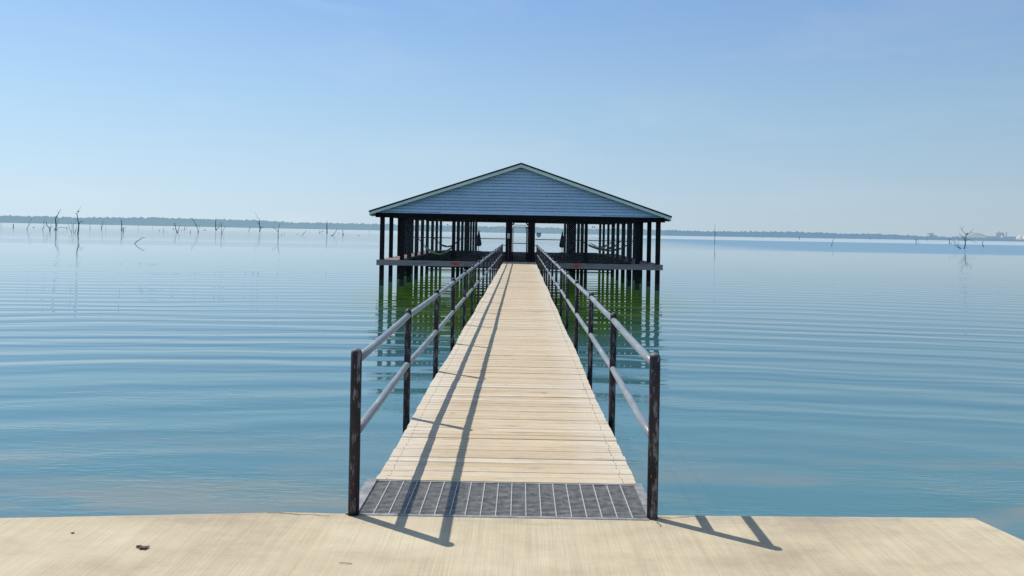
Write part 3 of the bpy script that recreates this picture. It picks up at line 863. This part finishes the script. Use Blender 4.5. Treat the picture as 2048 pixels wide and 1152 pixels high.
snag(ZA, [([(1635,765),(1632,740),(1580,640),(1545,520)], 1.0, .4), ([(1637,745),(1642,640),(1620,570)], .8, .4), ([(1682,770),(1680,720),(1665,620),(1672,540)], 1.2, .5), ([(1708,770),(1710,740),(1730,660),(1748,590)], 1.0, .4), ([(1665,620),(1645,560),(1595,490)], .8, .3), ([(1715,740),(1745,690),(1775,655)], .6, .4), ([(1672,560),(1710,520),(1740,420)], .6, .3)], 'spreading clump of thin bare stems in the water just left of the nest tree')
snag(ZA, [([(1770,790),(1785,700),(1790,560),(1772,440),(1765,390),(1750,310)], 2.7, 1.3), ([(1750,310),(1735,300),(1705,298)], .9, .5), ([(1750,310),(1775,275),(1800,215),(1830,180),(1862,105)], .8, .3), ([(1790,570),(1812,520),(1838,480),(1880,482),(1920,486)], 1.7, .6)], 'tallest dark dead tree on the left, nest in its top, bent arm to the right')
def nest(fr, p, w, h, label, D):
    s, x0, y0 = fr
    q = on_depth(x0+p[0]/s, y0+p[1]/s, D); b = MB(); b.blob(q, w/2*D/F, 3, 2, (1,1,h/w), rough=1.2)
    tag(b.build('bird_nest', M['snag'], origin=q), label, 'bird nest')
nest(ZA, (1780,262), 3.2, 2.4, 'dark bird nest in the top of the tallest dead tree on the left', min(depth_of(1770/11.378, 400+790/11.378, WATER_Z), 1050))
snag(ZB, [([(115,462),(118,400),(110,330),(122,290)], 1.0, .5)], 'slim pole right of the nest tree', 'snag_far')
snag(ZB, [([(376,455),(378,400),(403,340),(405,240)], 1.8, .6), ([(376,400),(368,340),(375,300)], .8, .4), ([(370,405),(320,380)], .4, .3)], 'narrow twin stemmed dead tree left of the straight dark pole with the broken top', 'snag_far')
snag(ZB, [([(476,490),(475,420),(470,350)], .8, .5)], 'thin faint pole beside the narrow twin stemmed tree', 'snag_pale')
snag(ZB, [([(835,500),(835,400),(833,260),(815,225)], 1.9, 1.1), ([(842,445),(790,432)], .6, .4)], 'straight dark pole of a dead tree with a broken top leaning left')
snag(ZB, [([(872,520),(870,450),(870,390)], 1.7, .9), ([(872,425),(905,410),(942,390)], .8, .5), ([(875,458),(922,462)], .6, .4), ([(870,432),(845,440)], 1.2, .8)], 'low dark stump with side twigs touching the straight dark pole', name='tree_stump', cat='stump')
snag(ZB, [([(1212,485),(1208,400),(1218,345)], .7, .3)], 'hair thin stick between the dark pole and the floating curved branch', 'snag_pale')
snag(ZB, [([(1540,445),(1538,375)], .6, .4)], 'faint short stick close to the far woods above the curved branch', 'snag_pale')
snag(ZB, [([(1686,495),(1683,432)], 1.1, .7)], 'small upright peg right of the curved branch, left of two pegs', 'snag_far')
snag(ZB, [([(1790,515),(1783,450),(1805,400)], 1.0, .4)], 'small bent stick right of the small upright peg', 'snag_far')
snag(ZB, [([(1866,520),(1864,485)], .8, .5)], 'shortest peg between the bent stick and the V shaped tree', 'snag_pale')
snag(ZB, [([(1128,768),(1150,748),(1172,718),(1215,690),(1255,672),(1290,640),(1325,628),(1365,630)], 1.7, .7)], 'long curved branch rising right out of the open water, nearest of the drowned wood', name='driftwood_branch', cat='branch')
snag(ZC, [([(248,470),(225,400),(205,300),(185,262)], 1.8, .7), ([(262,470),(272,400),(292,350),(316,300)], 1.5, .5), ([(206,325),(170,312)], .6, .4), ([(205,300),(218,268)], .6, .3), ([(225,405),(200,398)], .6, .4)], 'V shaped dead tree with two dark trunks')
stub(ZC, (172,398), 2.4, 2.6, 'small stub just left of the V shaped tree')
snag(ZC, [([(400,415),(402,370),(403,330)], 1.3, .5)], 'upright dark snag right of the V shaped tree', 'snag')
snag(ZC, [([(334,432),(333,400)], .8, .5)], 'tiny peg between the V shaped tree and the upright snag', 'snag_far')
snag(ZC, [([(365,412),(364,390)], .9, .6)], 'tiny dark peg touching the left of the upright snag', 'snag_far')
snag(ZC, [([(446,395),(436,345)], .6, .4)], 'thin leaning stick at the foot of the far woods left of the leaning trunk', 'snag_pale')
snag(ZC, [([(522,478),(521,405)], 1.3, .6)], 'small upright post left of the long leaning trunk', 'snag_far')
snag(ZC, [([(665,480),(684,462),(686,440),(668,375),(632,310),(595,230),(548,160)], 1.4, .9), ([(640,330),(650,283)], 1.0, .6), ([(684,442),(655,430)], .8, .6)], 'long dark trunk leaning left with a hooked foot')
snag(ZC, [([(704,375),(706,300)], .8, .5)], 'faint pole behind the long leaning trunk', 'snag_far')
stub(ZC, (812,418), 3.4, 1.9, 'low dark floating lump right of the long leaning trunk')
snag(ZC, [([(1044,425),(1035,340),(1036,240),(1045,170)], 2.1, .7), ([(1046,410),(1080,380),(1108,350),(1142,250)], 1.4, .6), ([(1040,330),(1058,305),(1080,296)], .8, .4), ([(1042,280),(1050,262)], .5, .3)], 'dead tree with an upright trunk and one arm curving up to the right')
snag(ZC, [([(1153,520),(1153,420),(1155,330),(1150,275)], 1.2, .6), ([(1155,330),(1168,295),(1186,262)], .9, .4)], 'slender forked stem right of the curving armed tree')
snag(ZC, [([(1175,490),(1182,440),(1215,365),(1262,330)], 1.1, .5), ([(1215,360),(1240,352)], .6, .5)], 'short stem leaning right beside the slender forked stem', 'snag_far')
snag(ZC, [([(1716,455),(1726,390),(1745,350),(1770,345)], 1.0, .9)], 'short curved stick hooking right, left of the wiry topped tree', 'snag_far')
snag(ZC, [([(1942,445),(1945,370),(1935,300),(1942,210)], 2.3, 1.1), ([(1942,210),(1925,175),(1885,148),(1870,105),(1846,35)], .7, .25), ([(1935,300),(1905,265),(1884,222)], 1.5, .7), ([(1948,365),(1965,348),(1985,330)], 1.1, .5), ([(1950,378),(1995,365),(2036,340)], 1.2, .4)], 'dark dead tree with a long wiry twig rising above the woods')
snag(ZD, [([(503,470),(502,380),(513,300),(530,240)], 1.6, .6), ([(500,370),(470,330),(428,305),(420,280)], 1.0, .4)], 'Y shaped dead tree right of the wiry topped tree')
snag(ZD, [([(370,403),(410,410),(452,414)], .9, 1.3), ([(450,414),(437,396)], 1.3, .8)], 'low log lying on the water left of the Y shaped tree', name='floating_log', cat='log')
snag(ZD, [([(557,424),(557,402)], 1.0, .8)], 'tiny dark stump just right of the Y shaped tree', name='tree_stump', cat='stump')
snag(ZD, [([(592,415),(597,390),(604,360)], .6, .3)], 'thin pale twig right of the tiny dark stump', 'snag_pale')
snag(ZD, [([(778,412),(785,402)], .7, .5), ([(806,420),(800,400),(812,380)], .6, .4)], 'pair of faint bent twigs left of the leaning straight stick', 'snag_far')
snag(ZD, [([(860,424),(880,402),(905,380),(935,350)], 1.2, .6)], 'straight stick leaning right, left one of two leaning sticks', 'snag_far')
snag(ZD, [([(982,385),(982,350)], .5, .3)], 'hair thin stick between the leaning stick and the thick pole', 'snag_pale')
snag(ZD, [([(1130,395),(1130,358)], .9, .7), ([(1130,370),(1150,372),(1172,368),(1196,352)], .6, .9)], 'low hooked branch left of the thick pole', 'snag', name='driftwood_branch', cat='branch')
snag(ZD, [([(1243,400),(1244,330),(1242,270),(1240,203)], 2.4, .9), ([(1243,275),(1230,262)], .9, .7), ([(1245,300),(1252,288)], .8, .6)], 'thick dark lone pole nearest the pavilion roof corner')
stub(ZD, (1313,428), 2.6, 2.2, 'dark round stub at the foot of the right leaning stick')
snag(ZD, [([(1330,434),(1350,402),(1370,375),(1403,322)], 1.4, .7)], 'dark stick leaning right, right one of two leaning sticks')
stub(ZD, (1425,391), 1.9, 1.2, 'tiny dark stub between the leaning stick and the short upright snag')
snag(ZD, [([(1485,425),(1484,380),(1483,328)], 1.3, .8), ([(1488,420),(1497,405),(1505,410)], 1.4, .9)], 'short upright dark snag with a knob at its foot')
stub(ZD, (1552,421), 1.2, .9, 'smallest dark speck of driftwood right of the upright snag')
stub(ZD, (1728,428), 1.9, 1.7, 'lone dark floating lump nearest the pavilion on the left')
snag(ZD, [([(1884,420),(1888,370),(1880,330)], .5, .3), ([(1876,445),(1876,405)], .4, .3), ([(1918,440),(1928,395)], .4, .3)], 'cluster of pale thin stems beside the pavilion', 'snag_pale')
snag(ZE_, [([(316,378),(318,260),(318,190),(317,108)], 1.1, .35), ([(322,258),(333,235),(347,208)], .7, .3), ([(321,250),(308,212)], .5, .3)], 'tall needle thin dead tree right of the pavilion')
stub(ZE_, (355,361), 1.4, 1.3, 'tiny dark stub right of the needle thin tree')
for x, h, lab in ((848,24,'faint short pole close to the far shore, first right of the needle thin tree'), (928,30,'small forked pole close to the far shore, second right of the needle thin tree'), (1148,22,'faint low pole close to the far shore, third right of the needle thin tree')):
    snag(ZE_, [([(x,302+ (x-848)*.03),(x-1,302+(x-848)*.03-h)], .5, .3)], lab, 'snag_far')
snag(ZE_, [([(1398,316),(1398,278)], 1.1, .8), ([(1398,285),(1404,275)], .5, .3)], 'dark short stump near the far shore, left of the crooked tree', 'snag', name='tree_stump', cat='stump')
snag(ZE_, [([(1813,402),(1822,350),(1832,320),(1842,282)], 1.1, .4), ([(1813,398),(1806,385)], .8, .5), ([(1822,350),(1829,343)], .6, .4)], 'crooked slim dead tree leaning right in the middle of the right hand water')
snag(ZF, [([(856,428),(855,378)], .8, .5)], 'short pole near the far shore, left one of two', 'snag_far')
snag(ZF, [([(994,428),(1003,378)], .6, .4)], 'short leaning pole near the far shore, right one of two', 'snag_far')
snag(ZF, [([(1640,488),(1640,445),(1631,408)], 1.4, .6), ([(1641,448),(1650,420),(1662,392)], .9, .4)], 'small Y shaped dead tree left of the big branched tree')
snag(ZF, [([(1676,488),(1679,460),(1682,426)], .7, .4)], 'thin stick touching the small Y shaped tree on its right', 'snag_far')
snag(ZF, [([(1822,448),(1826,420),(1830,385)], .7, .4)], 'thin pole near the far shore below the grey tower', 'snag_far')
snag(ZG, [([(808,600),(822,560),(832,520),(830,440),(846,380),(845,310)], 2.4, 1.4),
          ([(845,312),(820,270),(790,240),(760,205),(742,165),(700,108)], 1.2, .3), ([(766,205),(782,165),(798,128)], .6, .25), ([(760,205),(778,150)], .4, .2),
          ([(846,322),(885,295),(920,270),(946,250),(968,215),(1000,180)], 1.2, .3), ([(945,255),(970,262),(1010,266)], .7, .3), ([(946,250),(950,225)], .4, .3),
          ([(828,440),(800,395),(780,360),(735,325),(688,305)], 1.2, .4), ([(826,400),(800,355),(735,300),(692,262)], .9, .3), ([(800,400),(795,365)], .6, .3),
          ([(848,442),(865,415),(890,402),(940,408),(1000,440),(1050,470),(1080,488)], 1.0, .3), ([(855,400),(890,380)], .4, .2), ([(846,540),(870,560),(880,590)], .5, .3), ([(740,415),(800,425)], .3,.5)],
     'big branched dead tree on the right with wide crown and a dark nest')
nest(ZG, (872,284), 3.2, 2.6, 'dark bird nest in the fork of the big branched tree on the right', depth_of(1850+808/10.343, 440+600/10.343, WATER_Z))
snag(ZG, [([(748,596),(725,585),(690,570),(650,545),(618,520),(600,490),(605,440)], 1.9, .5), ([(738,585),(700,545),(665,505),(632,465),(580,430),(520,390),(480,375)], 1.1, .3), ([(632,465),(600,450)], .5, .3)], 'fallen double branch lying left of the big branched tree', name='fallen_branch', cat='branch')
snag(ZG, [([(696,525),(700,450),(690,360),(655,325)], .8, .5)], 'thin bent pole standing between the fallen branch and the big branched tree', 'snag_far')
snag(ZG, [([(507,498),(508,460),(500,392)], 1.8, 1.0)], 'dark thick stump left of the fallen branch', name='tree_stump', cat='stump')
snag(ZG, [([(547,498),(546,458)], 1.1, .7)], 'short grey peg beside the dark thick stump', 'snag_far')
snag(ZG, [([(1218,562),(1205,535),(1190,510),(1186,490),(1200,435)], 1.8, .9)], 'crooked dark snag right of the big branched tree')
snag(ZG, [([(36,440),(42,400),(46,365)], .8, .4)], 'small dark stick in front of the grey tower shore', 'snag_far')

# ---------------------------------------------------------------- camera
cd = bpy.data.cameras.new('camera'); cam = bpy.data.objects.new('camera', cd); C.objects.link(cam)
cd.sensor_width = 36.; cd.lens = 36.*F/2048.; cd.clip_start = .05; cd.clip_end = 12000
cam.location = CAM
cam.matrix_world = Matrix.Translation(CAM) @ Matrix.Rotation(R(90), 4, 'X') @ Matrix.Rotation(ROLL, 4, 'Z')
cd.shift_x = -(VPX-1024)/2048.; cd.shift_y = -(576-VPY)/2048.
S.camera = cam

# ---------------------------------------------------------------- light
SUN_DIR = Vector((-.62, .425, .99)).normalized()      # towards the sun
ELEV = math.asin(SUN_DIR.z); ROT = math.atan2(SUN_DIR.x, SUN_DIR.y)
sl = bpy.data.lights.new('sun', 'SUN'); sl.energy = 4.3; sl.angle = R(.5); sl.color = (1., .955, .88)
so = bpy.data.objects.new('sun', sl); C.objects.link(so)
so.rotation_euler = (-SUN_DIR).to_track_quat('-Z', 'Y').to_euler(); so.location = (-30, 20, 50)
w = bpy.data.worlds.new('World'); S.world = w; w.use_nodes = True
nt = w.node_tree; bg = nt.nodes['Background']; bg.inputs[1].default_value = .104
sk = nt.nodes.new('ShaderNodeTexSky'); sk.sky_type = 'NISHITA'; sk.sun_disc = False
sk.sun_elevation = ELEV; sk.sun_rotation = ROT; sk.air_density = 1.0; sk.dust_density = .6; sk.ozone_density = 2.0; sk.altitude = 100
L = nt.links
# humid summer haze: the lowest part of the dome is paler and bluer than the clean sky model gives
tc = nt.nodes.new('ShaderNodeTexCoord'); sx = nt.nodes.new('ShaderNodeSeparateXYZ'); L.new(tc.outputs['Generated'], sx.inputs[0])
cr = nt.nodes.new('ShaderNodeValToRGB'); L.new(sx.outputs[2], cr.inputs[0])
stops = [(0.0, (.56,.715,.83)), (.04, (.53,.705,.85)), (.15, (.41,.64,.87)), (.29, (.275,.49,.86)), (.6, (.24,.36,.60)), (1., (.24,.33,.50))]
while len(cr.color_ramp.elements) < len(stops): cr.color_ramp.elements.new(.5)
for e, (p, c) in zip(cr.color_ramp.elements, stops): e.position = p; e.color = (*c, 1)
lr = nt.nodes.new('ShaderNodeMapRange'); L.new(sx.outputs[0], lr.inputs[0])
for i, x in enumerate((-.6, .6, 1.07, .76)): lr.inputs[i+1].default_value = x
# thin high wisps
mp = nt.nodes.new('ShaderNodeMapping'); mp.inputs['Scale'].default_value = (1.4, 1.4, 7.); mp.inputs['Rotation'].default_value = (0, R(14), 0); L.new(tc.outputs['Generated'], mp.inputs[0])
nz = nt.nodes.new('ShaderNodeTexNoise'); nz.inputs['Scale'].default_value = 2.2; nz.inputs['Detail'].default_value = 6; nz.inputs['Roughness'].default_value = .55; nz.inputs['Distortion'].default_value = .8; L.new(mp.outputs[0], nz.inputs['Vector'])
wr_ = nt.nodes.new('ShaderNodeMapRange'); L.new(nz.outputs[0], wr_.inputs[0])
for i, x in enumerate((.52, .78, 0., .16)): wr_.inputs[i+1].default_value = x
wm = nt.nodes.new('ShaderNodeMix'); wm.data_type = 'RGBA'; L.new(wr_.outputs[0], wm.inputs[0]); L.new(cr.outputs[0], wm.inputs[6]); wm.inputs[7].default_value = (.78,.86,.95,1)
vm = nt.nodes.new('ShaderNodeVectorMath'); vm.operation = 'SCALE'; L.new(wm.outputs[2], vm.inputs[0]); L.new(lr.outputs[0], vm.inputs['Scale'])
v10 = nt.nodes.new('ShaderNodeVectorMath'); v10.operation = 'SCALE'; L.new(vm.outputs[0], v10.inputs[0]); v10.inputs['Scale'].default_value = 10.
fz = nt.nodes.new('ShaderNodeMapRange'); L.new(sx.outputs[2], fz.inputs[0])
for i, x in enumerate((.30, .75, .90, .85)): fz.inputs[i+1].default_value = x
mx = nt.nodes.new('ShaderNodeMix'); mx.data_type = 'RGBA'; L.new(fz.outputs[0], mx.inputs[0]); L.new(sk.outputs[0], mx.inputs[6]); L.new(v10.outputs[0], mx.inputs[7])
L.new(mx.outputs[2], bg.inputs[0])

for m_ in bpy.data.materials:       # big faint emitters need no direct light sampling
    if m_.name == 'lake_water' or m_.name.startswith(('hazy', 'grey_drowned', 'bleached')): m_.cycles.emission_sampling = 'NONE'
S.render.engine = 'CYCLES'
S.cycles.use_denoising = False
S.cycles.max_bounces = 6
S.cycles.caustics_reflective = False; S.cycles.caustics_refractive = False
S.view_settings.view_transform = 'Standard'; S.view_settings.look = 'None'; S.view_settings.exposure = 0
